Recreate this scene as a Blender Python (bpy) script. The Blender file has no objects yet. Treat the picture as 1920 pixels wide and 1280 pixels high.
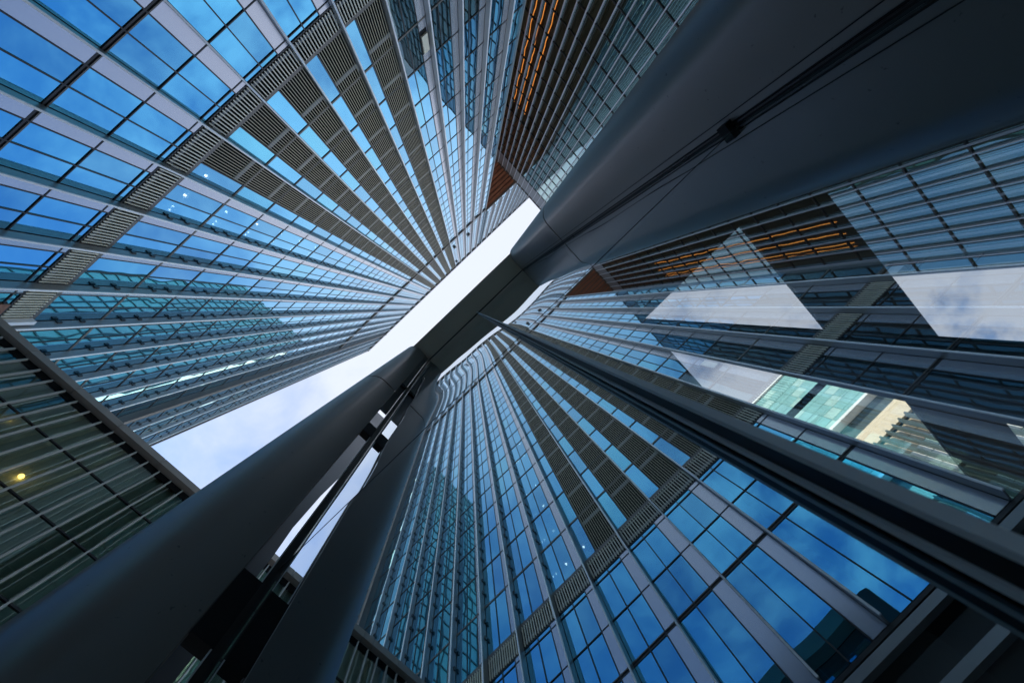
import bpy, math, random
import numpy as np
from mathutils import Matrix, Vector
random.seed(7)
S = bpy.context.scene
COL = S.collection

# ------------------------------------------------------------------ camera
# world: x runs along the glass wall, y points through it (the glass stands at y=0.62), z is up; the lens is the origin,
# the pavement lies 1.6 m below it.
F_PX, PW, PH = 802.6, 1920.0, 1280.0
RC = np.array([[0.719261, 0.68686933, -0.10427913],
               [-0.6944238, 0.71531668, -0.07808727],
               [0.02095685, 0.12857904, 0.99147781]])      # rows: image right, image down, view direction
cam_d = bpy.data.cameras.new('camera')
cam = bpy.data.objects.new('camera', cam_d)
COL.objects.link(cam)
cam_d.sensor_width = 36.0
cam_d.lens = F_PX * 36.0 / PW
cam_d.clip_start = 0.02
cam_d.dof.use_dof = True
cam_d.dof.focus_distance = 80.0
cam_d.dof.aperture_fstop = 4.0
cam_d.clip_end = 6000.0
M = Matrix(((RC[0][0], -RC[1][0], -RC[2][0], 0), (RC[0][1], -RC[1][1], -RC[2][1], 0),
            (RC[0][2], -RC[1][2], -RC[2][2], 0), (0, 0, 0, 1)))
cam.matrix_world = M
S.camera = cam

# ------------------------------------------------------------------ world, sun, exposure
SUN_TO = Vector((-0.73, -0.68, 0.78)).normalized()          # direction towards the sun
SUN_EL = math.asin(SUN_TO.z)
SUN_AZ = math.atan2(SUN_TO.x, SUN_TO.y)
W = bpy.data.worlds.new('World')
S.world = W
W.use_nodes = True
nt = W.node_tree
nt.nodes.clear()
def N(tree, typ, **kw):
    n = tree.nodes.new(typ)
    for k, v in kw.items():
        setattr(n, k, v)
    return n
def math_node(tree, op, a, b=None, c=None, clamp=False):
    n = N(tree, 'ShaderNodeMath', operation=op, use_clamp=clamp)
    for i, v in enumerate((a, b, c)):
        if v is None: continue
        if isinstance(v, (int, float)): n.inputs[i].default_value = v
        else: tree.links.new(v, n.inputs[i])
    return n.outputs[0]
out = N(nt, 'ShaderNodeOutputWorld')
bg = N(nt, 'ShaderNodeBackground')
bg.inputs['Strength'].default_value = 0.10
sky = N(nt, 'ShaderNodeTexSky', sky_type='NISHITA', sun_disc=False)
sky.sun_elevation = SUN_EL
sky.sun_rotation = SUN_AZ
sky.air_density = 1.0
sky.dust_density = 0.2
sky.ozone_density = 4.0
tc = N(nt, 'ShaderNodeTexCoord')
sep = N(nt, 'ShaderNodeSeparateXYZ')
nt.links.new(tc.outputs['Generated'], sep.inputs[0])
zc = math_node(nt, 'MAXIMUM', sep.outputs[2], 0.12)
u = math_node(nt, 'DIVIDE', sep.outputs[0], zc)
v = math_node(nt, 'DIVIDE', sep.outputs[1], zc)
cmb = N(nt, 'ShaderNodeCombineXYZ')
nt.links.new(u, cmb.inputs[0]); nt.links.new(v, cmb.inputs[1])
n1 = N(nt, 'ShaderNodeTexNoise')
n1.inputs['Scale'].default_value = 3.4
n1.inputs['Detail'].default_value = 9.0
n1.inputs['Roughness'].default_value = 0.58
n1.inputs['Distortion'].default_value = 0.25
nt.links.new(cmb.outputs[0], n1.inputs['Vector'])
# a broad thin veil of cloud lies overhead, the lower sky is mostly clear with scattered puffs
n2 = N(nt, 'ShaderNodeTexNoise')
n2.inputs['Scale'].default_value = 0.55
n2.inputs['Detail'].default_value = 2.0
nt.links.new(cmb.outputs[0], n2.inputs['Vector'])
r2 = math_node(nt, 'ADD', math_node(nt, 'MULTIPLY', u, u), math_node(nt, 'MULTIPLY', v, v))
veil = math_node(nt, 'POWER', 2.718, math_node(nt, 'MULTIPLY', r2, -2.2))
# a bank of broken cloud stands in the sky beyond the wing
du = math_node(nt, 'SUBTRACT', u, 0.85); dv = math_node(nt, 'SUBTRACT', v, 0.80)
bank = math_node(nt, 'POWER', 2.718, math_node(nt, 'MULTIPLY', math_node(nt, 'ADD', math_node(nt, 'MULTIPLY', du, du), math_node(nt, 'MULTIPLY', dv, dv)), -1.3))
gain = math_node(nt, 'MULTIPLY_ADD', bank, 2.4, 0.7)
base = math_node(nt, 'MULTIPLY', math_node(nt, 'SUBTRACT', n1.outputs[0], 0.5), gain)
base = math_node(nt, 'ADD', base, math_node(nt, 'MULTIPLY_ADD', n2.outputs[0], 0.5, -0.25))
base = math_node(nt, 'ADD', base, math_node(nt, 'MULTIPLY', veil, 0.62))
base = math_node(nt, 'ADD', base, math_node(nt, 'MULTIPLY', bank, 0.50))
cl = N(nt, 'ShaderNodeMapRange', interpolation_type='SMOOTHSTEP')
nt.links.new(base, cl.inputs['Value'])
cl.inputs['From Min'].default_value = 0.0
cl.inputs['From Max'].default_value = 0.58
mix = N(nt, 'ShaderNodeMixRGB')
nt.links.new(math_node(nt, 'MULTIPLY', cl.outputs[0], 0.92), mix.inputs[0])
nt.links.new(sky.outputs[0], mix.inputs[1])
mix.inputs[2].default_value = (3.25, 3.45, 3.95, 1)
nt.links.new(mix.outputs[0], bg.inputs['Color'])
nt.links.new(bg.outputs[0], out.inputs[0])

sd = bpy.data.lights.new('sun', 'SUN')
sd.energy = 4.0
sd.angle = math.radians(0.5)
sd.color = (1.0, 0.93, 0.82)
sun = bpy.data.objects.new('sun', sd)
COL.objects.link(sun)
sun.rotation_euler = (-SUN_TO).to_track_quat('-Z', 'Y').to_euler()

S.render.engine = 'CYCLES'
S.view_settings.view_transform = 'Standard'
S.view_settings.look = 'None'
S.view_settings.gamma = 1.0
S.view_settings.exposure = 1.52
S.view_settings.use_curve_mapping = False
S.cycles.max_bounces = 14
S.cycles.glossy_bounces = 8
S.cycles.diffuse_bounces = 3
S.cycles.transparent_max_bounces = 24
S.cycles.transmission_bounces = 6
S.cycles.caustics_reflective = True
S.cycles.blur_glossy = 1.0
S.cycles.caustics_refractive = False
S.cycles.sample_clamp_indirect = 6.0
S.cycles.use_denoising = True

# ------------------------------------------------------------------ materials
def mat(name):
    m = bpy.data.materials.new(name)
    m.use_nodes = True
    m.node_tree.nodes.clear()
    return m, m.node_tree, N(m.node_tree, 'ShaderNodeOutputMaterial')

def solid(name, col, rough=0.5, metal=0.0, var=0.12, scale=1.5, rvar=0.1, spec=0.5, stretch=(1, 1, 1), wave=0.0, speck=0.0):
    """painted or metal surface with uneven tone and gloss"""
    m, t, o = mat(name)
    p = N(t, 'ShaderNodeBsdfPrincipled')
    g = N(t, 'ShaderNodeNewGeometry')
    mp = N(t, 'ShaderNodeMapping')
    mp.inputs['Scale'].default_value = stretch
    t.links.new(g.outputs['Position'], mp.inputs[0])
    no = N(t, 'ShaderNodeTexNoise')
    no.inputs['Scale'].default_value = scale
    no.inputs['Detail'].default_value = 6
    t.links.new(mp.outputs[0], no.inputs['Vector'])
    f = math_node(t, 'MULTIPLY_ADD', no.outputs[0], 2 * var, 1 - var)
    if speck:
        vo = N(t, 'ShaderNodeTexNoise'); vo.inputs['Scale'].default_value = 14.0; vo.inputs['Detail'].default_value = 3
        t.links.new(g.outputs['Position'], vo.inputs['Vector'])
        sp = N(t, 'ShaderNodeMapRange'); t.links.new(vo.outputs[0], sp.inputs['Value'])
        sp.inputs['From Min'].default_value = 0.70; sp.inputs['From Max'].default_value = 0.76
        sp.inputs['To Min'].default_value = 1.0; sp.inputs['To Max'].default_value = 1.0 - speck
        f = math_node(t, 'MULTIPLY', f, sp.outputs[0])
    vm = N(t, 'ShaderNodeVectorMath', operation='SCALE')
    vm.inputs[0].default_value = col[:3]
    t.links.new(f, vm.inputs['Scale'])
    t.links.new(vm.outputs[0], p.inputs['Base Color'])
    t.links.new(math_node(t, 'MULTIPLY_ADD', no.outputs[0], 2 * rvar, rough - rvar), p.inputs['Roughness'])
    p.inputs['Metallic'].default_value = metal
    p.inputs['Specular IOR Level'].default_value = spec
    if wave:
        t.links.new(wavy(t, g, wave, 0.7, (1, 1, 1)), p.inputs['Normal'])
    t.links.new(p.outputs[0], o.inputs[0])
    return m

def wavy(t, g, amount, scale, stretch):
    mp = N(t, 'ShaderNodeMapping')
    mp.inputs['Scale'].default_value = stretch
    t.links.new(g.outputs['Position'], mp.inputs[0])
    no = N(t, 'ShaderNodeTexNoise')
    no.inputs['Scale'].default_value = scale
    no.inputs['Detail'].default_value = 1.0
    t.links.new(mp.outputs[0], no.inputs['Vector'])
    a = N(t, 'ShaderNodeVectorMath', operation='SUBTRACT')
    t.links.new(no.outputs['Color'], a.inputs[0]); a.inputs[1].default_value = (0.5, 0.5, 0.5)
    b = N(t, 'ShaderNodeVectorMath', operation='SCALE')
    t.links.new(a.outputs[0], b.inputs[0]); b.inputs['Scale'].default_value = amount
    c = N(t, 'ShaderNodeVectorMath', operation='ADD')
    t.links.new(g.outputs['Normal'], c.inputs[0]); t.links.new(b.outputs[0], c.inputs[1])
    d = N(t, 'ShaderNodeVectorMath', operation='NORMALIZE')
    t.links.new(c.outputs[0], d.inputs[0])
    return d.outputs[0]

def glass(name, refl, trans, r0, wave=0.01, wscale=0.5, stretch=(1, 1, 1), rough=0.0, ior=1.5):
    """coated pane: a part is mirrored, the rest is seen through"""
    m, t, o = mat(name)
    g = N(t, 'ShaderNodeNewGeometry')
    gl = N(t, 'ShaderNodeBsdfGlossy')
    gl.inputs['Roughness'].default_value = rough
    gl.inputs['Color'].default_value = (*refl, 1)
    tr = N(t, 'ShaderNodeBsdfTransparent')
    tr.inputs['Color'].default_value = (*trans, 1)
    if wave:
        t.links.new(wavy(t, g, wave, wscale, stretch), gl.inputs['Normal'])
    fr = N(t, 'ShaderNodeFresnel')
    fr.inputs['IOR'].default_value = ior
    fac = math_node(t, 'MULTIPLY_ADD', fr.outputs[0], 1 - r0, r0, clamp=True)
    cm = N(t, 'ShaderNodeMixRGB')
    t.links.new(math_node(t, 'POWER', fr.outputs[0], 0.66), cm.inputs[0])
    cm.inputs[1].default_value = (*refl, 1); cm.inputs[2].default_value = (0.94, 0.97, 1.0, 1)
    t.links.new(cm.outputs[0], gl.inputs['Color'])
    mx = N(t, 'ShaderNodeMixShader')
    t.links.new(fac, mx.inputs[0]); t.links.new(tr.outputs[0], mx.inputs[1]); t.links.new(gl.outputs[0], mx.inputs[2])
    t.links.new(mx.outputs[0], o.inputs[0])
    return m

def clear(name):
    m, t, o = mat(name)
    tr = N(t, 'ShaderNodeBsdfTransparent')
    tr.inputs['Color'].default_value = (0.97, 0.98, 0.98, 1)
    t.links.new(tr.outputs[0], o.inputs[0])
    return m

def lamp(name, col, strength):
    m, t, o = mat(name)
    e = N(t, 'ShaderNodeEmission')
    e.inputs['Color'].default_value = (*col, 1)
    e.inputs['Strength'].default_value = strength
    t.links.new(e.outputs[0], o.inputs[0])
    return m

def wood(name, col, axis_scale):
    m, t, o = mat(name)
    p = N(t, 'ShaderNodeBsdfPrincipled')
    g = N(t, 'ShaderNodeNewGeometry')
    mp = N(t, 'ShaderNodeMapping'); mp.inputs['Scale'].default_value = axis_scale
    t.links.new(g.outputs['Position'], mp.inputs[0])
    no = N(t, 'ShaderNodeTexNoise'); no.inputs['Scale'].default_value = 1.0; no.inputs['Detail'].default_value = 8
    t.links.new(mp.outputs[0], no.inputs['Vector'])
    r = N(t, 'ShaderNodeValToRGB')
    r.color_ramp.elements[0].position = 0.3; r.color_ramp.elements[1].position = 0.7
    r.color_ramp.elements[0].color = (col[0] * .6, col[1] * .6, col[2] * .6, 1)
    r.color_ramp.elements[1].color = (col[0] * 1.3, col[1] * 1.3, col[2] * 1.3, 1)
    t.links.new(no.outputs[0], r.inputs[0]); t.links.new(r.outputs[0], p.inputs['Base Color'])
    p.inputs['Roughness'].default_value = 0.5
    t.links.new(p.outputs[0], o.inputs[0])
    return m

MAT = {
 'tower_glass': glass('tower_glass', (0.03, 0.60, 1.0), (0.35, 0.5, 0.55), 0.88, 0.012, 0.42, (1, 1, 0.8)),
 'tower_glass_b': glass('tower_glass_b', (0.045, 0.55, 0.92), (0.5, 0.62, 0.65), 0.80, 0.012, 0.42, (1, 1, 0.8)),
 'tower_glass_c': glass('tower_glass_c', (0.04, 0.66, 0.98), (0.5, 0.65, 0.65), 0.84, 0.016, 0.5, (1, 1, 0.8)),
 'dark_glass': glass('dark_glass', (0.36, 0.64, 0.68), (0.25, 0.3, 0.28), 0.28, 0.010, 0.42),
 'wing_glass': glass('wing_glass', (0.44, 0.72, 0.68), (0.3, 0.4, 0.42), 0.58, 0.016, 0.5, (1, 1, 0.6)),
 'low_glass': glass('low_glass', (0.52, 0.66, 0.58), (0.72, 0.80, 0.74), 0.24, 0.014, 0.45, (1, 1, 0.5)),
 'wall_glass': glass('wall_glass', (0.70, 0.90, 1.0), (0.95, 0.98, 0.97), 0.47, 0.004, 0.55, (1, 1, 0.35)),
 'wall_glass_top': glass('wall_glass_top', (0.70, 0.90, 1.0), (0.95, 0.98, 0.97), 0.47, 0.045, 0.6, (1, 1, 0.5)),
 'clear': clear('pane_back'),
 'pane_edge': solid('pane_edge', (0.03, 0.05, 0.05), 0.3),
 'panel': solid('tower_panel', (0.60, 0.61, 0.65), 0.24, 0.85, 0.05, 0.4, 0.04),
 'fin': solid('fin_grey', (0.30, 0.31, 0.32), 0.42, 0.5, 0.08, 0.8, 0.06),
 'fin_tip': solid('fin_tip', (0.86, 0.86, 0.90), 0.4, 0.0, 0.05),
 'wing_fin': solid('wing_fin', (0.44, 0.44, 0.50), 0.42, 0.2, 0.06),
 'dark_fin': solid('fin_brown', (0.10, 0.09, 0.085), 0.45, 0.3),
 'frame': solid('frame_dark', (0.035, 0.035, 0.038), 0.4, 0.3, 0.1),
 'frame_warm': solid('frame_warm', (0.16, 0.145, 0.13), 0.45, 0.5, 0.1),
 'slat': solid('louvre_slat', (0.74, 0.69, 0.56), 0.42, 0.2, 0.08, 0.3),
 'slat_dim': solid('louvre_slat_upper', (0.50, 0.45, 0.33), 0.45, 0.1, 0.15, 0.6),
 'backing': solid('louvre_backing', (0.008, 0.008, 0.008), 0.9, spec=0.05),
 'slab': solid('slab_edge', (0.24, 0.24, 0.26), 0.6),
 'ceil': solid('office_ceiling', (0.45, 0.45, 0.45), 0.8, spec=0.2),
 'core': solid('office_core', (0.05, 0.055, 0.06), 0.8),
 'wood': wood('soffit_wood', (0.22, 0.085, 0.045), (0.25, 3.0, 3.0)),
 'wood_v': wood('wall_wood', (0.22, 0.11, 0.062), (3.0, 3.0, 0.2)),
 'warm': lamp('warm_strip', (1.0, 0.25, 0.05), 0.95),
 'spot': lamp('downlight', (1.0, 0.97, 0.92), 5.0),
 'amber': lamp('amber_lamp', (1.0, 0.55, 0.12), 2.2),
 'clad': solid('column_cladding', (0.225, 0.206, 0.188), 0.38, 0.28, 0.09, 0.5, 0.05, wave=0.03, speck=0.5),
 'clad_dark': solid('column_return', (0.075, 0.085, 0.10), 0.32, 0.9, 0.06, 0.6),
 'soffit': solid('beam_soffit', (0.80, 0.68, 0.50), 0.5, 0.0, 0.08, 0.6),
 'joint': solid('joint_black', (0.006, 0.006, 0.007), 0.6, spec=0.2),
 'gun': solid('mullion_dark', (0.010, 0.010, 0.010), 0.6, 0.0, spec=0.2),
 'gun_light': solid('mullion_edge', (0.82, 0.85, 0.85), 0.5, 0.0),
 'steel': solid('pipe_steel', (0.05, 0.045, 0.042), 0.3, 0.8),
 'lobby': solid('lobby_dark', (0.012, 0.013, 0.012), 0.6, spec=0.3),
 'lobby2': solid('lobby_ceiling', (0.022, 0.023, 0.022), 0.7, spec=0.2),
 'low_fin': solid('low_fin', (0.46, 0.47, 0.46), 0.45, 0.1, 0.08),
 'low_core': solid('low_interior', (0.58, 0.72, 0.66), 0.8, 0.0, 0.3, 0.35, spec=0.1),
 'low_cap': solid('low_parapet', (0.34, 0.31, 0.285), 0.5, 0.3, 0.08),
 'teal': solid('teal_curtain', (0.20, 0.42, 0.40), 0.16, 0.0, 0.35, 0.12, 0.05, spec=0.8),
 'teal_b': solid('teal_curtain_pale', (0.34, 0.55, 0.50), 0.18, 0.0, 0.3, 0.15, 0.05, spec=0.8),
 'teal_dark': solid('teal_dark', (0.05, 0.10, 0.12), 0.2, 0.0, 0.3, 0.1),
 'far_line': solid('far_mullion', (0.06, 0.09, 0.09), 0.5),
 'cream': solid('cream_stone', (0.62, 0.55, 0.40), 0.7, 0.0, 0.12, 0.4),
 'white': solid('white_blind', (0.72, 0.76, 0.74), 0.5, 0.0, 0.12, 0.4),
 'beige': solid('beige_louvre', (0.42, 0.36, 0.26), 0.6, 0.0, 0.12, 0.6),
 'paving': solid('paving', (0.42, 0.41, 0.39), 0.8, 0.0, 0.2, 0.4),
}

# ------------------------------------------------------------------ helpers
FACES = [(0, 3, 2, 1), (4, 5, 6, 7), (0, 1, 5, 4), (2, 3, 7, 6), (1, 2, 6, 5), (3, 0, 4, 7)]   # -z +z -y +y +x -x
FIDX = {'-z': 0, '+z': 1, '-y': 2, '+y': 3, '+x': 4, '-x': 5}
OPP = {'+y': '-y', '-y': '+y', '+x': '-x', '-x': '+x', '+z': '-z', '-z': '+z'}
def corners(c, s):
    x, y, z = c; a, b, d = s[0] / 2, s[1] / 2, s[2] / 2
    return [(x-a, y-b, z-d), (x+a, y-b, z-d), (x+a, y+b, z-d), (x-a, y+b, z-d),
            (x-a, y-b, z+d), (x+a, y-b, z+d), (x+a, y+b, z+d), (x-a, y+b, z+d)]
CACHE = {}
def box_mesh(size, mats, front):
    """one box; mats = (front, others) or (front, sides, back)"""
    key = (tuple(round(q, 3) for q in size), mats, front)
    if key in CACHE: return CACHE[key]
    me = bpy.data.meshes.new('box')
    me.from_pydata(corners((0, 0, 0), size), [], FACES)
    for k in mats: me.materials.append(MAT[k])
    if front:
        for i, p in enumerate(me.polygons):
            p.material_index = 0 if i == FIDX[front] else (len(mats) - 1 if i == FIDX[OPP[front]] else min(1, len(mats) - 1))
    CACHE[key] = me
    return me
def link(name, me, parent=None, loc=(0, 0, 0), rot=None):
    o = bpy.data.objects.new(name, me)
    COL.objects.link(o)
    o.location = loc
    if rot: o.rotation_euler = rot
    if parent:
        o.parent = parent
        o.location = Vector(loc) - parent.location if parent.type == 'EMPTY' and not parent.parent else Vector(loc)
    return o
def thing(name, label, cat, loc, group=None):
    o = bpy.data.objects.new(name, None)
    COL.objects.link(o)
    o.location = loc; o['label'] = label; o['category'] = cat
    o.empty_display_size = 0.5; o['kind'] = 'thing'
    if group: o['group'] = group
    bpy.context.view_layer.update()
    return o
def piece(name, parent, c, s, mats, front=None, tilt=0.0):
    if isinstance(mats, str): mats = (mats,)
    rot = (random.gauss(0, tilt), random.gauss(0, tilt), random.gauss(0, tilt)) if tilt else None
    return link(name, box_mesh(s, mats, front), parent, c, rot)
def joined(name, parent, boxes, mats, front=None, tilt=0.0, stuff=True):
    """many boxes as one part; boxes = [(centre, size)]"""
    if not boxes: return None
    if isinstance(mats, str): mats = (mats,)
    V, Fs, MI = [], [], []
    off = parent.location if parent and parent.type == 'EMPTY' else Vector((0, 0, 0))
    for c, s in boxes:
        b = len(V)
        cs = corners((0, 0, 0), s)
        if tilt:
            R = Matrix.Rotation(random.gauss(0, tilt), 3, 'X') @ Matrix.Rotation(random.gauss(0, tilt), 3, 'Y') @ Matrix.Rotation(random.gauss(0, tilt), 3, 'Z')
            cs = [tuple(R @ Vector(q)) for q in cs]
        cc = (c[0] - off[0], c[1] - off[1], c[2] - off[2])
        V += [(q[0] + cc[0], q[1] + cc[1], q[2] + cc[2]) for q in cs]
        for i, f in enumerate(FACES):
            Fs.append(tuple(b + k for k in f))
            MI.append(0 if not front or i == FIDX[front] else (len(mats) - 1 if i == FIDX[OPP[front]] else min(1, len(mats) - 1)))
    me = bpy.data.meshes.new(name)
    me.from_pydata(V, [], Fs)
    for k in mats: me.materials.append(MAT[k])
    me.polygons.foreach_set('material_index', MI)
    o = bpy.data.objects.new(name, me)
    COL.objects.link(o)
    if parent: o.parent = parent
    if stuff: o['kind'] = 'stuff'
    return o
def to_px(p):
    q = RC @ np.array(p, float)
    if q[2] < 0.05: return None
    return PW / 2 + F_PX * q[0] / q[2], PH / 2 + F_PX * q[1] / q[2]
def seen(p):
    """would the lens see this facade point? (frame, columns, lintel and low building taken into account)"""
    q = to_px(p)
    if q is None or not (-20 < q[0] < PW + 20 and -20 < q[1] < PH + 20): return False
    x, y, z = p
    if y > -0.165 * abs(x) or y > -0.0216 * z: return False
    if x < -16.2 and z * (-16 / x) < 21.9: return False
    if x > 21.2 and y < -15.2 and False: return False
    return True
def split(name, parent, boxes, mats, front=None, tilt=0.0, limit=300):
    """the largest ones in the picture become parts of their own, the rest one part"""
    sc = []
    for i, (c, s) in enumerate(boxes):
        if seen(c):
            d = math.sqrt(c[0] ** 2 + c[1] ** 2 + c[2] ** 2)
            n = {'+y': abs(c[1]), '-x': abs(c[0]), '+x': abs(c[0]), '-y': abs(c[1])}.get(front or '+y') / d
            a = (s[0] if front in ('+y', '-y', None) else s[1]) * s[2]
            sc.append((a * n / d ** 2, i))
    sc.sort(reverse=True)
    pick = {i for _, i in sc[:limit]}
    for i in sorted(pick): piece(name, parent, boxes[i][0], boxes[i][1], mats, front, tilt)
    joined(name, parent, [b for i, b in enumerate(boxes) if i not in pick], mats, front, tilt)
def loft(name, parent, prof, z0, z1, mats, smooth=True):
    """vertical prism over a plan outline, capped"""
    n = len(prof); V = [(x, y, z0) for x, y in prof] + [(x, y, z1) for x, y in prof]
    Fs = [(i, (i + 1) % n, n + (i + 1) % n, n + i) for i in range(n)]
    Fs += [tuple(reversed(range(n))), tuple(range(n, 2 * n))]
    off = parent.location if parent else Vector((0, 0, 0))
    me = bpy.data.meshes.new(name)
    me.from_pydata([(a - off[0], b - off[1], c - off[2]) for a, b, c in V], [], Fs)
    me.materials.append(MAT[mats])
    if smooth:
        for i, p in enumerate(me.polygons): p.use_smooth = i < n
        me.set_sharp_from_angle(angle=math.radians(35))
    o = bpy.data.objects.new(name, me); COL.objects.link(o)
    if parent: o.parent = parent
    return o
def disc(name, parent, c, r, m, axis='z', seg=14):
    me_key = ('disc', round(r, 3), m)
    if me_key not in CACHE:
        V = [(r * math.cos(2 * math.pi * i / seg), r * math.sin(2 * math.pi * i / seg), z) for z in (-0.03, 0.03) for i in range(seg)]
        Fs = [tuple(reversed(range(seg))), tuple(range(seg, 2 * seg))] + [(i, (i + 1) % seg, seg + (i + 1) % seg, seg + i) for i in range(seg)]
        me = bpy.data.meshes.new('disc'); me.from_pydata(V, [], Fs); me.materials.append(MAT[m]); CACHE[me_key] = me
    return link(name, CACHE[me_key], parent, c)
def structure(o):
    o['kind'] = 'structure'
    return o

G0 = -1.6
# ------------------------------------------------------------------ ground
g = piece('ground', None, (0, 0, G0 - 0.25), (3000, 3000, 0.5), 'paving'); structure(g)

# ------------------------------------------------------------------ the blue tower across the court
TY = -15.0; ROOF = 174.9; XL, XR = -40.3, 21.1
tower = thing('office_tower', 'very tall blue glass office tower with pale fins and louvred strips, filling the upper left', 'office tower', (-10, TY, G0))
def fx(k): return -0.135 + 2.772 * k
LEV = [24.6 + 4.42 * i for i in range(35)]
low_rows = [(11.42, 16.84), (17.07, 19.60), (19.64, 22.38), (22.42, 22.78)]
rows = low_rows + [(LEV[i] + 0.03, LEV[i + 1] - 0.03) for i in range(34)]
LOUV = {-1, 0, 1, 2, 3}
panes, panels, cslats, bslats = [], [], [], []
mull, backs, slabs, mull_h = [], [], [], []
def bay(k, x0, x1, rws, ext=False):
    """one bay between fins, x1 is the fin on its right"""
    w = x1 - x0
    if w > 2.2:
        pa, pb = x1 - 0.06, x1 - 0.70
        m1 = x1 - 0.735; m2 = x1 - 1.73
        for a, b in rws:
            lou = (k in LOUV) and a > 24 and not ext
            if not lou:
                panels.append((((pa + pb) / 2, TY - 0.03, (a + b) / 2), (pa - pb, 0.06, b - a)))
                for q0, q1 in ((m2 + 0.03, m1 - 0.03), (x0 + 0.06, m2 - 0.03)):
                    panes.append((((q0 + q1) / 2, TY - 0.05, (a + b) / 2), (q1 - q0, 0.05, b - a)))
            else:
                l1, l0 = x1 - 0.07, x1 - 1.80
                panes.append((((x0 + 0.06 + l0 - 0.06) / 2, TY - 0.05, (a + b) / 2), (l0 - 0.06 - x0 - 0.06, 0.05, b - a)))
                n = 11
                for i in range(n):
                    xx = l0 + 0.09 + i * (l1 - l0 - 0.16) / (n - 1)
                    cslats.append(((xx, TY + 0.0, (a + b) / 2), (0.034, 0.025, b - a - 0.02)))
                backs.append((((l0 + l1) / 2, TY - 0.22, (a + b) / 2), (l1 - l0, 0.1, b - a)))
                slabs.append((((l0 + l1) / 2, TY - 0.13, b - 0.95), (l1 - l0 - 0.05, 0.06, 0.36)))
    else:
        for a, b in rws:
            panes.append((((x0 + x1) / 2, TY - 0.05, (a + b) / 2), (w - 0.12, 0.05, b - a)))
for k in range(-14, 8):
    bay(k, fx(k - 1) if k > -14 else XL, fx(k), rows)
bay(99, fx(7), XR, rows)
# louvred band
ZB0, ZB1 = 22.86, 24.36
for k in range(-5, 8):
    x0, x1 = fx(k - 1) + 0.06, fx(k) - 0.06
    n = 15
    for i in range(n):
        bslats.append(((x0 + 0.08 + i * (x1 - x0 - 0.16) / (n - 1), TY + 0.02, (ZB0 + ZB1) / 2), (0.058, 0.08, ZB1 - ZB0)))
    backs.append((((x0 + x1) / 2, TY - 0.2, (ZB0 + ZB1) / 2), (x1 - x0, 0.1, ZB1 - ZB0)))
    slabs.append((((x0 + x1) / 2, TY - 0.12, ZB0 + 0.45), (x1 - x0, 0.05, 0.22)))
for k in range(-13, -5):
    x0, x1 = fx(k - 1) + 0.06, fx(k) - 0.06
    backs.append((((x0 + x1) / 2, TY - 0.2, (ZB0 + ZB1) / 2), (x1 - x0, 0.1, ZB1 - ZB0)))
# the upper block that reaches over the wing on the right
EXB = 117.6
ext_rows = [(max(a, EXB + 0.4), b) for a, b in rows if b > EXB + 1.0]
for k in range(8, 23):
    bay(k, XR + 0.05 if k == 8 else fx(k - 1), fx(k), ext_rows, True)
XE = fx(22) + 0.3
PM = ('tower_glass', 'pane_edge', 'clear')
GV = [[], [], [], []]
for i, b in enumerate(panes):
    c = b[0]
    if c[0] > 8.2 and c[2] < 34: GV[3].append(b)
    else:
        r = random.random(); GV[0 if r < 0.62 else (1 if r < 0.87 else 2)].append(b)
for L, m, n in zip(GV, ('tower_glass', 'tower_glass_b', 'tower_glass_c', 'dark_glass'), (175, 75, 40, 10)):
    split('window_pane', tower, L, (m, 'pane_edge', 'clear'), '+y', 0.0013, n)
split('wall_panel', tower, panels, 'panel', '+y')
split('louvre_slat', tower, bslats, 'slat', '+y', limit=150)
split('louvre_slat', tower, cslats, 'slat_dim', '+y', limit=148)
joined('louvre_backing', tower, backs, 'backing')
joined('slab_edge', tower, slabs, 'slab')
# fins with a pale tip, mullions between panes
for k in list(range(-14, 8)) + list(range(8, 23)):
    z0 = 11.4 if k < 8 else EXB
    x = fx(k); dk = k == -11
    f = piece('fin', tower, (x, TY + (0.24 if not dk else 0.35), (z0 + ROOF) / 2), (0.07 if not dk else 0.5, 0.44 if not dk else 0.7, ROOF - z0), ('dark_fin' if dk else 'fin',))
    if not dk:
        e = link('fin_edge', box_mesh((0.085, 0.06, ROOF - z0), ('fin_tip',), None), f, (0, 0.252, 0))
    zz0 = z0 + 0.05
    if k in LOUV:
        for xx in (x - 1.83,):
            piece('mullion', tower, (xx, TY - 0.02, (24.6 + ROOF) / 2), (0.06, 0.12, ROOF - 24.7), ('frame',))
        for xx in (x - 0.735, x - 1.73):
            piece('mullion', tower, (xx, TY - 0.03, (zz0 + 22.8) / 2), (0.055, 0.1, 22.8 - zz0), ('frame',))
    else:
        for xx in (x - 0.735, x - 1.73):
            piece('mullion', tower, (xx, TY - 0.03, (zz0 + ROOF) / 2), (0.055, 0.1, ROOF - zz0 - 0.1), ('frame',))
f = piece('corner_post', tower, (XR, TY + 0.06, (11.4 + ROOF) / 2), (0.16, 0.28, ROOF - 11.4), 'fin')
piece('corner_post', tower, (XL - 0.1, TY + 0.06, (11.4 + ROOF) / 2), (0.2, 0.4, ROOF - 11.4), 'dark_fin')
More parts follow.
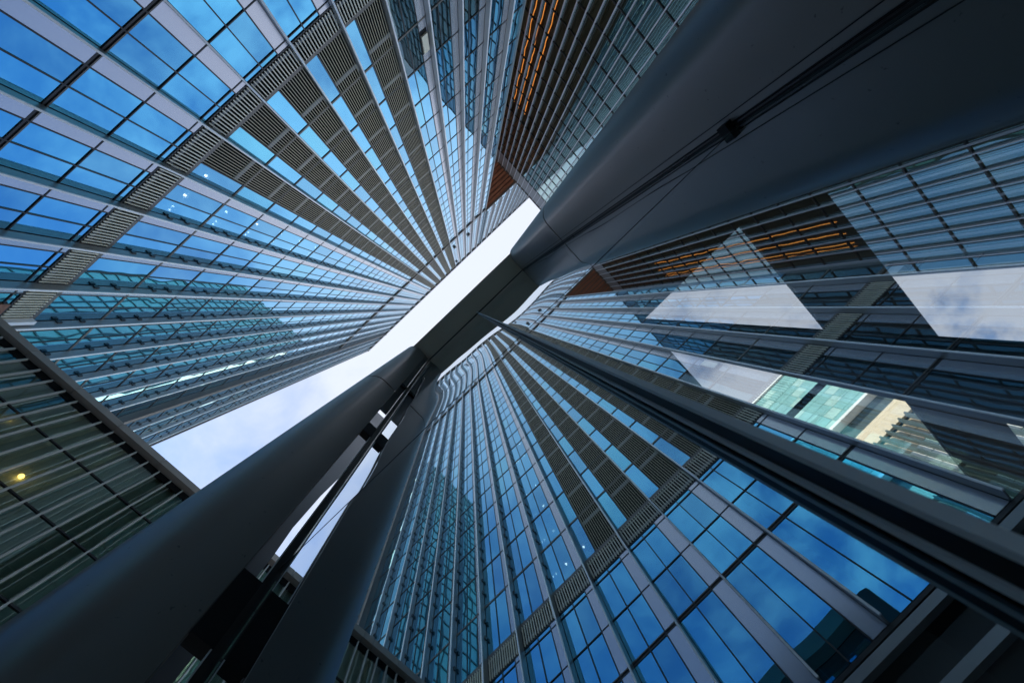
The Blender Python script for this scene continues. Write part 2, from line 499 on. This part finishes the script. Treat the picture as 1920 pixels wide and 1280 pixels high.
# transoms
wA = XR - XL
for i, z in enumerate(LEV):
    if abs(z - 113) < 2.2: continue
    x1 = XE if z > EXB + 2 else XR - 0.1
    piece('transom', tower, ((XL + x1) / 2, TY - 0.03, z), (x1 - XL, 0.09, 0.16), 'frame_warm' if i < 2 else 'frame')
for z, h, m in ((11.3, 0.14, 'frame'), (19.62, 0.06, 'frame'), (22.4, 0.06, 'frame'), (22.81, 0.09, 'frame'), (24.46, 0.13, 'frame_warm')):
    piece('transom', tower, ((XL + XR) / 2, TY - 0.025, z), (wA - 0.2, 0.09, h), m)
piece('transom', tower, ((XL + XR) / 2, TY - 0.03, 16.88), (wA - 0.2, 0.08, 0.08), 'frame')
piece('transom', tower, ((XL + XR) / 2, TY - 0.03, 17.04), (wA - 0.2, 0.08, 0.06), 'frame_warm')
piece('shadow_joint', tower, ((XL + XR) / 2, TY - 0.06, 16.965), (wA - 0.2, 0.08, 0.084), 'joint')
piece('belt_course', tower, ((fx(-11) + XR) / 2, TY + 0.12, 113.0), (XR - fx(-11), 0.3, 1.0), 'dark_fin')
piece('roof_parapet', tower, ((XL + XE) / 2, TY + 0.05, ROOF + 0.7), (XE - XL + 0.4, 0.7, 1.8), 'dark_fin')
# small clips on the fins at the left part
clips = []
for k in range(-14, -2):
    for i in range(0, 26):
        for q in (0.33, 0.66):
            clips.append(((fx(k) + 0.06, TY + 0.12, LEV[i] + 4.42 * q), (0.09, 0.16, 0.30)))
joined('fin_clip', tower, clips, 'frame')
for x, z, sx, sz in ((9.54, 126.2, 0.7, 2.2), (15.1, 127.9, 0.8, 2.4), (9.2, 162.5, 0.7, 2.6), (-12.4, 114.2, 0.6, 1.6), (16.9, 109.8, 0.6, 1.8)):
    piece('facade_vent', tower, (x, TY + 0.22, z), (sx, 0.34, sz), 'frame')
piece('vent_flap', tower, (10.53, TY + 0.10, 31.3), (0.50, 0.10, 1.9), 'slat')
piece('vent_opening', tower, (10.50, TY + 0.015, 31.2), (0.62, 0.04, 2.4), 'joint')
# floors, core, ceiling lights
for z in LEV:
    piece('floor_slab', tower, ((XL + XR) / 2, TY - 2.2, z - 0.55), (wA - 0.4, 4.0, 0.8), 'ceil')
piece('core', tower, ((XL + XR) / 2, TY - 24.3, ROOF / 2), (wA - 0.2, 40.0, ROOF), 'core')
piece('upper_core', tower, ((XR + XE) / 2, TY - 22.4, (EXB + ROOF) / 2 + 0.4), (XE - XR - 0.3, 44.0, ROOF - EXB - 1.0), 'core')
piece('lower_core', tower, ((XL + XR) / 2, TY - 2.2, 4.5), (wA - 0.4, 3.9, 12.0), 'core')
for z, h in ((10.9, 0.30), (9.4, 0.30)):
    piece('canopy_rail', tower, (fx(0), TY + 0.05, z), (40, 0.3, h), 'fin')
for i in range(0, 9):
    zc_ = LEV[i] + 4.42 - 0.99
    for x in (-7.45, -8.42, -8.70):
        disc('ceiling_light', tower, (x, TY - 1.35, zc_), 0.07 if x > -8 else 0.045, 'spot')
    if i == 0:
        disc('ceiling_light', tower, (-5.75, TY - 1.35, zc_), 0.07, 'spot')
# left end of the louvred band: timber lined recess and a pale post
piece('recess_lining', tower, (-16.0, TY + 0.05, 22.2), (1.2, 0.1, 0.9), 'wood')
piece('recess_post', tower, (-16.55, TY + 0.16, 23.55), (0.22, 0.3, 1.9), 'fin_tip')
# brown boarded return wall and soffit behind the corner, with warm light lines
for i in range(30):
    y = TY - 0.5 - i * 1.0
    piece('wall_board', tower, (XR + 0.04, y - 0.03, 58.0), (0.12, 0.9, 118.0), 'wood_v')
for y in (-25.3, -27.4, -29.2, -29.9):
    piece('light_strip', tower, (XR + 0.16, y, 84.0), (0.08, 0.10, 58.0), 'warm')
for i in range(30):
    y = TY - 0.95 - i * 1.0
    piece('soffit_board', tower, ((XR + 0.2 + XE) / 2, y, EXB - 0.1 + (0.12 if i % 2 else 0)), (XE - XR - 0.3, 0.80, 0.2), 'wood')
piece('soffit_edge', tower, ((XR + XE) / 2, TY - 0.22, EXB + 0.05), (XE - XR, 0.42, 0.7), 'dark_fin')

# ------------------------------------------------------------------ the wing on the right (facade faces the court)
WX = 33.0; WR = 117.2; WY0, WY1 = -45.0, 27.7
wing = thing('tower_wing', 'dark teal glass wing of thin pale fins between the tower corner and the right column', 'building', (WX + 12, -8, G0))
wf = [-22.09 + 1.487 * k for k in range(-15, 34)]
wl = [41.1 + 4.57 * k for k in range(-9, 16)]
wp, wm = [], []
for a, b in zip(wf[:-1], wf[1:]):
    for z0, z1 in zip(wl[:-1], wl[1:]):
        wp.append(((WX + 0.05, (a + b) / 2 + 0.03, (z0 + z1) / 2), (0.05, b - a - 0.16, z1 - z0 - 0.1)))
    wm.append(((WX + 0.02, a + 0.33, 55), (0.08, 0.045, 115)))
split('window_pane', wing, wp, ('wing_glass', 'pane_edge', 'clear'), '-x', 0.0016)
joined('mullion', wing, wm, 'frame')
for y in wf:
    piece('fin', wing, (WX - 0.12, y, (G0 + WR) / 2), (0.26, 0.10, WR - G0), 'wing_fin')
for z in wl:
    piece('transom', wing, (WX - 0.01, (wf[0] + wf[-1]) / 2, z), (0.14, wf[-1] - wf[0], 0.14), 'frame')
piece('top_band', wing, (WX + 0.03, (wf[0] + wf[-1]) / 2, (wl[-1] + WR) / 2), (0.06, wf[-1] - wf[0], WR - wl[-1] - 0.2), 'slab')
piece('roof_coping', wing, (WX + 0.2, (wf[0] + wf[-1]) / 2, WR + 0.15), (0.9, wf[-1] - wf[0] + 0.3, 0.3), 'dark_fin')
piece('core', wing, (WX + 14.2, (wf[0] + wf[-1]) / 2, (G0 + WR) / 2), (27.6, wf[-1] - wf[0] - 0.2, WR - G0 - 0.3), 'core')

# ------------------------------------------------------------------ the low building on the left
LX = -16.0; LZ = 21.85
lowb = thing('low_building', 'low dark green glass building with closely set grey vertical fins at the left edge', 'building', (LX - 6, -6, G0))
lf = [-3.106 + 0.685 * k for k in range(-17, 13)]
ll = [19.05 - 2.68 * k for k in range(0, 8)]
lp = []
lrows = [(19.05, 21.2)] + [(ll[i + 1], ll[i]) for i in range(7)]
for a, b in zip(lf[:-1], lf[1:]):
    for z0, z1 in lrows:
        lp.append(((LX - 0.06, (a + b) / 2, (z0 + z1) / 2), (0.05, b - a - 0.06, z1 - z0 - 0.05)))
split('window_pane', lowb, lp, ('low_glass', 'pane_edge', 'clear'), '+x', 0.003)
for y in lf:
    piece('fin', lowb, (LX + 0.02, y, (G0 + LZ - 0.35) / 2), (0.17, 0.05, LZ - G0 - 0.4), 'low_fin')
for z in ll:
    piece('transom', lowb, (LX - 0.03, (lf[0] + lf[-1]) / 2, z), (0.07, lf[-1] - lf[0], 0.07), 'frame')
for i in range(8):
    y0 = lf[0] + i * (lf[-1] - lf[0]) / 8; y1 = lf[0] + (i + 1) * (lf[-1] - lf[0]) / 8
    piece('parapet_cap', lowb, (LX - 0.02, (y0 + y1) / 2, LZ - 0.02), (0.62, y1 - y0 - 0.02, 0.42), 'low_cap')
piece('shadow_recess', lowb, (LX - 0.06, (lf[0] + lf[-1]) / 2, 21.4), (0.1, lf[-1] - lf[0], 0.38), 'joint')
piece('core', lowb, (LX - 7.5, (lf[0] + lf[-1]) / 2, (G0 + 21.95) / 2), (14.4, lf[-1] - lf[0], 21.95 - G0), 'low_core')
disc('wall_light', lowb, (LX - 0.18, -6.87, 17.2), 0.09, 'amber')
disc('wall_light', lowb, (LX - 0.18, -9.4, 18.85), 0.035, 'amber')

# ------------------------------------------------------------------ portal frame: two metal columns and a lintel
GY = 0.62; LINZ = 23.5
def col_profile(xi, sgn, yin):
    """plan outline, inner face at xi, body going outwards (sgn)"""
    pts = [(xi, yin)]
    r = 0.52
    cx_, cy_ = xi + sgn * r, -0.65 + r
    for i in range(0, 15):
        a = math.pi / 2 * i / 14
        pts.append((cx_ - sgn * r * math.cos(a), cy_ - r * math.sin(a)))
    pts += [(xi + sgn * 1.9, -0.70), (xi + sgn * 2.35, -0.52), (xi + sgn * 2.45, -0.30)]
    return pts if sgn < 0 else list(reversed(pts))
for xi, sgn, yin, lab in ((-3.4, -1, 0.315, 'smooth dark metal column left of the glass wall, beside the low finned building'),
                          (3.62, 1, 0.560, 'smooth dark metal column right of the glass wall, in front of the teal wing')):
    c = thing('metal_column', lab, 'column', (xi, 0, G0), 'columns of the entrance portal')
    prof = col_profile(xi, sgn, yin)
    zs = [G0, 13.45, LINZ + 0.4]
    for a, b in zip(zs[:-1], zs[1:]):
        loft('cladding_panel', c, prof, a + 0.05, b - 0.05, 'clad')
    ins = [(x + sgn * 0.05 if abs(x - xi) < 0.3 else x - sgn * 0.03, y * 0.93) for x, y in prof]
    loft('core', c, ins, G0 + 0.02, LINZ + 0.3, 'joint', False)
    if sgn < 0:
        piece('closer_plate', c, (xi - 0.06, 0.435, 17.6), (0.04, 0.225, 12.6), 'clad_dark')
        piece('edge_trim', c, (xi - 0.02, 0.327, (G0 + LINZ) / 2), (0.03, 0.018, LINZ - G0), 'frame_warm')
        for z, h in ((3.9, 0.84), (9.5, 0.62), (14.68, 0.34)):
            piece('bracket', c, (xi - 0.05, 0.445, z), (0.14, 0.235, h), 'joint')
    else:
        piece('panel_joint', c, (xi - 0.003, 0.47, (G0 + LINZ) / 2), (0.008, 0.010, LINZ - G0), 'joint')
        piece('gasket', c, (xi + 0.02, 0.588, (G0 + LINZ) / 2 + 0.25), (0.05, 0.062, LINZ - G0 + 0.5), 'joint')
        piece('gasket', c, (xi - 0.010, 0.588, (G0 + LINZ) / 2), (0.012, 0.016, LINZ - G0), 'steel')
        piece('bracket', c, (xi - 0.04, 0.57, 4.82), (0.10, 0.10, 0.16), 'joint')
wp_ = thing('wall_pier', 'slim blue grey metal pier seen through the slot beside the left column', 'pier', (-9.3, 1.1, G0))
me = bpy.data.meshes.new('shaft')
v_ = []
for z, ye in ((G0, 1.24), (9.0, 1.26), (12.5, 1.28), (14.0, 1.22), (16.5, 1.30), (20.0, 1.56), (28.5, 1.60)):
    v_ += [(0.3, -0.3, z - G0), (-0.3, -0.3, z - G0), (-0.3, ye - 1.1 - 0.05, z - G0), (0.3, ye - 1.1, z - G0)]
f_ = [(0, 1, 2, 3), (27, 26, 25, 24)]
for i in range(6):
    for j in range(4): f_.append((i * 4 + j, i * 4 + 4 + j, i * 4 + 4 + (j + 1) % 4, i * 4 + (j + 1) % 4))
me.from_pydata(v_, [], f_); me.materials.append(MAT['clad_dark'])
o_ = bpy.data.objects.new('shaft', me); COL.objects.link(o_); o_.parent = wp_
beam = thing('lintel_beam', 'dark grey lintel beam joining the two metal columns above the glass wall', 'beam', (0.1, 0.1, LINZ))
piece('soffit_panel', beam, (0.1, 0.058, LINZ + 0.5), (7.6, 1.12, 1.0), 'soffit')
piece('shadow_joint', beam, (0.1, 0.602, LINZ - 0.006), (6.98, 0.03, 0.012), 'joint')
piece('shadow_joint', beam, (0.1, 0.66, LINZ + 0.4), (7.6, 0.08, 0.9), 'joint')

# ------------------------------------------------------------------ glass wall
gw = thing('glass_wall', 'mirror-like glass wall between the dark columns reflecting the blue tower', 'glass wall', (0.1, GY, G0))
for x0, x1 in ((-3.40, 0.203), (0.222, 3.62)):
    for z0, z1, m in ((G0, 4.59, 'wall_glass'), (4.61, LINZ - 0.055, 'wall_glass_top')):
        piece('glass_pane', gw, ((x0 + x1) / 2, GY + 0.02, (z0 + z1) / 2), (x1 - x0 - 0.01, 0.04, z1 - z0), (m, 'pane_edge', 'clear'), '-y')
    piece('pane_joint', gw, ((x0 + x1) / 2, GY + 0.012, 4.60), (x1 - x0, 0.03, 0.019), 'joint')
mu = piece('mullion', gw, (0.2125, 0.57, (G0 + LINZ) / 2), (0.0178, 0.098, LINZ - G0), 'gun')
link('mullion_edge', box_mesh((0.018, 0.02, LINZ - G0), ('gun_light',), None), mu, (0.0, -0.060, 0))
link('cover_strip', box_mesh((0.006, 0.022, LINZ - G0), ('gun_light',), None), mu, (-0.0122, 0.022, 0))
piece('inner_mullion', gw, (0.23, 0.84, (G0 + LINZ) / 2), (0.06, 0.36, LINZ - G0), 'gun')
mp_ = piece('edge_mullion', gw, (-3.415, 0.593, (G0 + LINZ) / 2), (0.06, 0.07, LINZ - G0), 'steel')
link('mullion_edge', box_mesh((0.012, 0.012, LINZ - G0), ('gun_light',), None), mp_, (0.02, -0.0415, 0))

# ------------------------------------------------------------------ dark lobby behind the glass, its roof lights open to the sky
CZ = 14.0
def st(name, x0, x1, y0, y1, z0, z1, m):
    return structure(piece(name, None, ((x0 + x1) / 2, (y0 + y1) / 2, (z0 + z1) / 2), (x1 - x0, y1 - y0, z1 - z0), m))
XA, XB = -3.42, 34.0 - 1.2
T = 0.14
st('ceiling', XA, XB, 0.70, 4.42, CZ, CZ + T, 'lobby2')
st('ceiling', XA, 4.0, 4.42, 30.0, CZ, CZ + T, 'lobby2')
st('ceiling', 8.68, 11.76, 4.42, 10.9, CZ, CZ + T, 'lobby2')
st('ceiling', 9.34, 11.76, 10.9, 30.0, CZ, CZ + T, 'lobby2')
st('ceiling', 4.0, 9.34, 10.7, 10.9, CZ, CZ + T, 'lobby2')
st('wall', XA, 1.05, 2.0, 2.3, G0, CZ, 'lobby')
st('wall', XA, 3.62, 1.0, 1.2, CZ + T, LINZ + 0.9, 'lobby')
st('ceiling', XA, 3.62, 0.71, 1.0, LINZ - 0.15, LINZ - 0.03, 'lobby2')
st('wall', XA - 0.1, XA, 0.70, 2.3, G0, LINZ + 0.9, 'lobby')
pier = thing('lobby_pier', 'dark square pier standing inside the lobby behind the right-hand glass', 'pier', (1.71, 2.15, G0))
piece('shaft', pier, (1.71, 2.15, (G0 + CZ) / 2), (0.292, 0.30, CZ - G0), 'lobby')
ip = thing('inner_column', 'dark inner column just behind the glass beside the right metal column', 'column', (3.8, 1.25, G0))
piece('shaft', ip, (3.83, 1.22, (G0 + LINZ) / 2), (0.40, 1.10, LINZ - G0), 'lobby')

# ------------------------------------------------------------------ far teal block with the sunlit cream lower floors, seen through the glass
FY, FX = 140.0, 72.6
far = thing('far_building', 'distant teal glass block above sunlit cream floors, seen through the glass wall', 'building', (FX + 24, FY + 24, G0))
piece('core', far, (FX + 24, FY + 25, 102), (48, 48, 207), 'teal_dark')
for i in range(8):
    for j in range(10):
        x = FX + 6 * i + 3; z = 158.2 + 4.9 * j + 2.45
        piece('window_pane', far, (x, FY + 0.6, z), (5.8, 0.8, 4.7), 'teal' if (i * 3 + j * 5) % 4 else 'teal_b')
piece('roof_edge', far, (FX + 24, FY + 0.2, 208.0), (48.6, 1.6, 1.0), 'white')
piece('ledge', far, (FX + 24, FY - 0.8, 156.6), (48.6, 4.4, 1.4), 'white')
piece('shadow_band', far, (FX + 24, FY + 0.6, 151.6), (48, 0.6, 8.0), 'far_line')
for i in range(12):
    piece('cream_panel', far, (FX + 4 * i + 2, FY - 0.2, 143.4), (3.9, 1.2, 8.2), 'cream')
for i in range(16):
    piece('sun_fin', far, (FX + 0.3 + 3.2 * i, FY - 1.3, 85.0), (0.55, 2.0, 108.0), 'far_line')
for i in range(15):
    for j in range(14):
        z = 135.4 - j * 4.8
        piece('floor_panel', far, (FX + 0.3 + 3.2 * i + 1.6, FY + 0.2, z), (2.5, 0.6, 4.5), 'beige' if j in (0, 1) else ('white' if (i * 7 + j * 3) % 5 else 'teal_b'))

# ------------------------------------------------------------------ tall teal neighbour, mirrored in the tower's left bays
nb = thing('neighbour_tower', 'tall teal gridded tower mirrored in the left bays of the blue tower', 'office tower', (-122, 54, G0))
NX, NY0, NY1, NZ = -95.0, 29.0, 79.0, 300.0
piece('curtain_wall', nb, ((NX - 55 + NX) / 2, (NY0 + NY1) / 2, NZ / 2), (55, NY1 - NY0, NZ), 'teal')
lines = []
for i in range(11):
    lines.append(((NX + 0.1, NY0 + 5 * i, NZ / 2), (0.5, 0.55, NZ)))
for j in range(42):
    lines.append(((NX + 0.1, (NY0 + NY1) / 2, 7.2 * j), (0.4, NY1 - NY0, 0.6)))
joined('grid_line', nb, lines, 'far_line')
dk = []
piece('dark_face', nb, (NX - 27, NY0 - 0.3, NZ / 2), (54, 0.5, NZ), 'teal_dark')  # this face has a darker teal than the gridded side
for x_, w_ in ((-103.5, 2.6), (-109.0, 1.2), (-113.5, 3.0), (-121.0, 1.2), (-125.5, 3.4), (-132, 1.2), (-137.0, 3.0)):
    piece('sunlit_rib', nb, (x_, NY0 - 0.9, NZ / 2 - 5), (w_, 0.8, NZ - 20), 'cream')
bpy.context.view_layer.update()
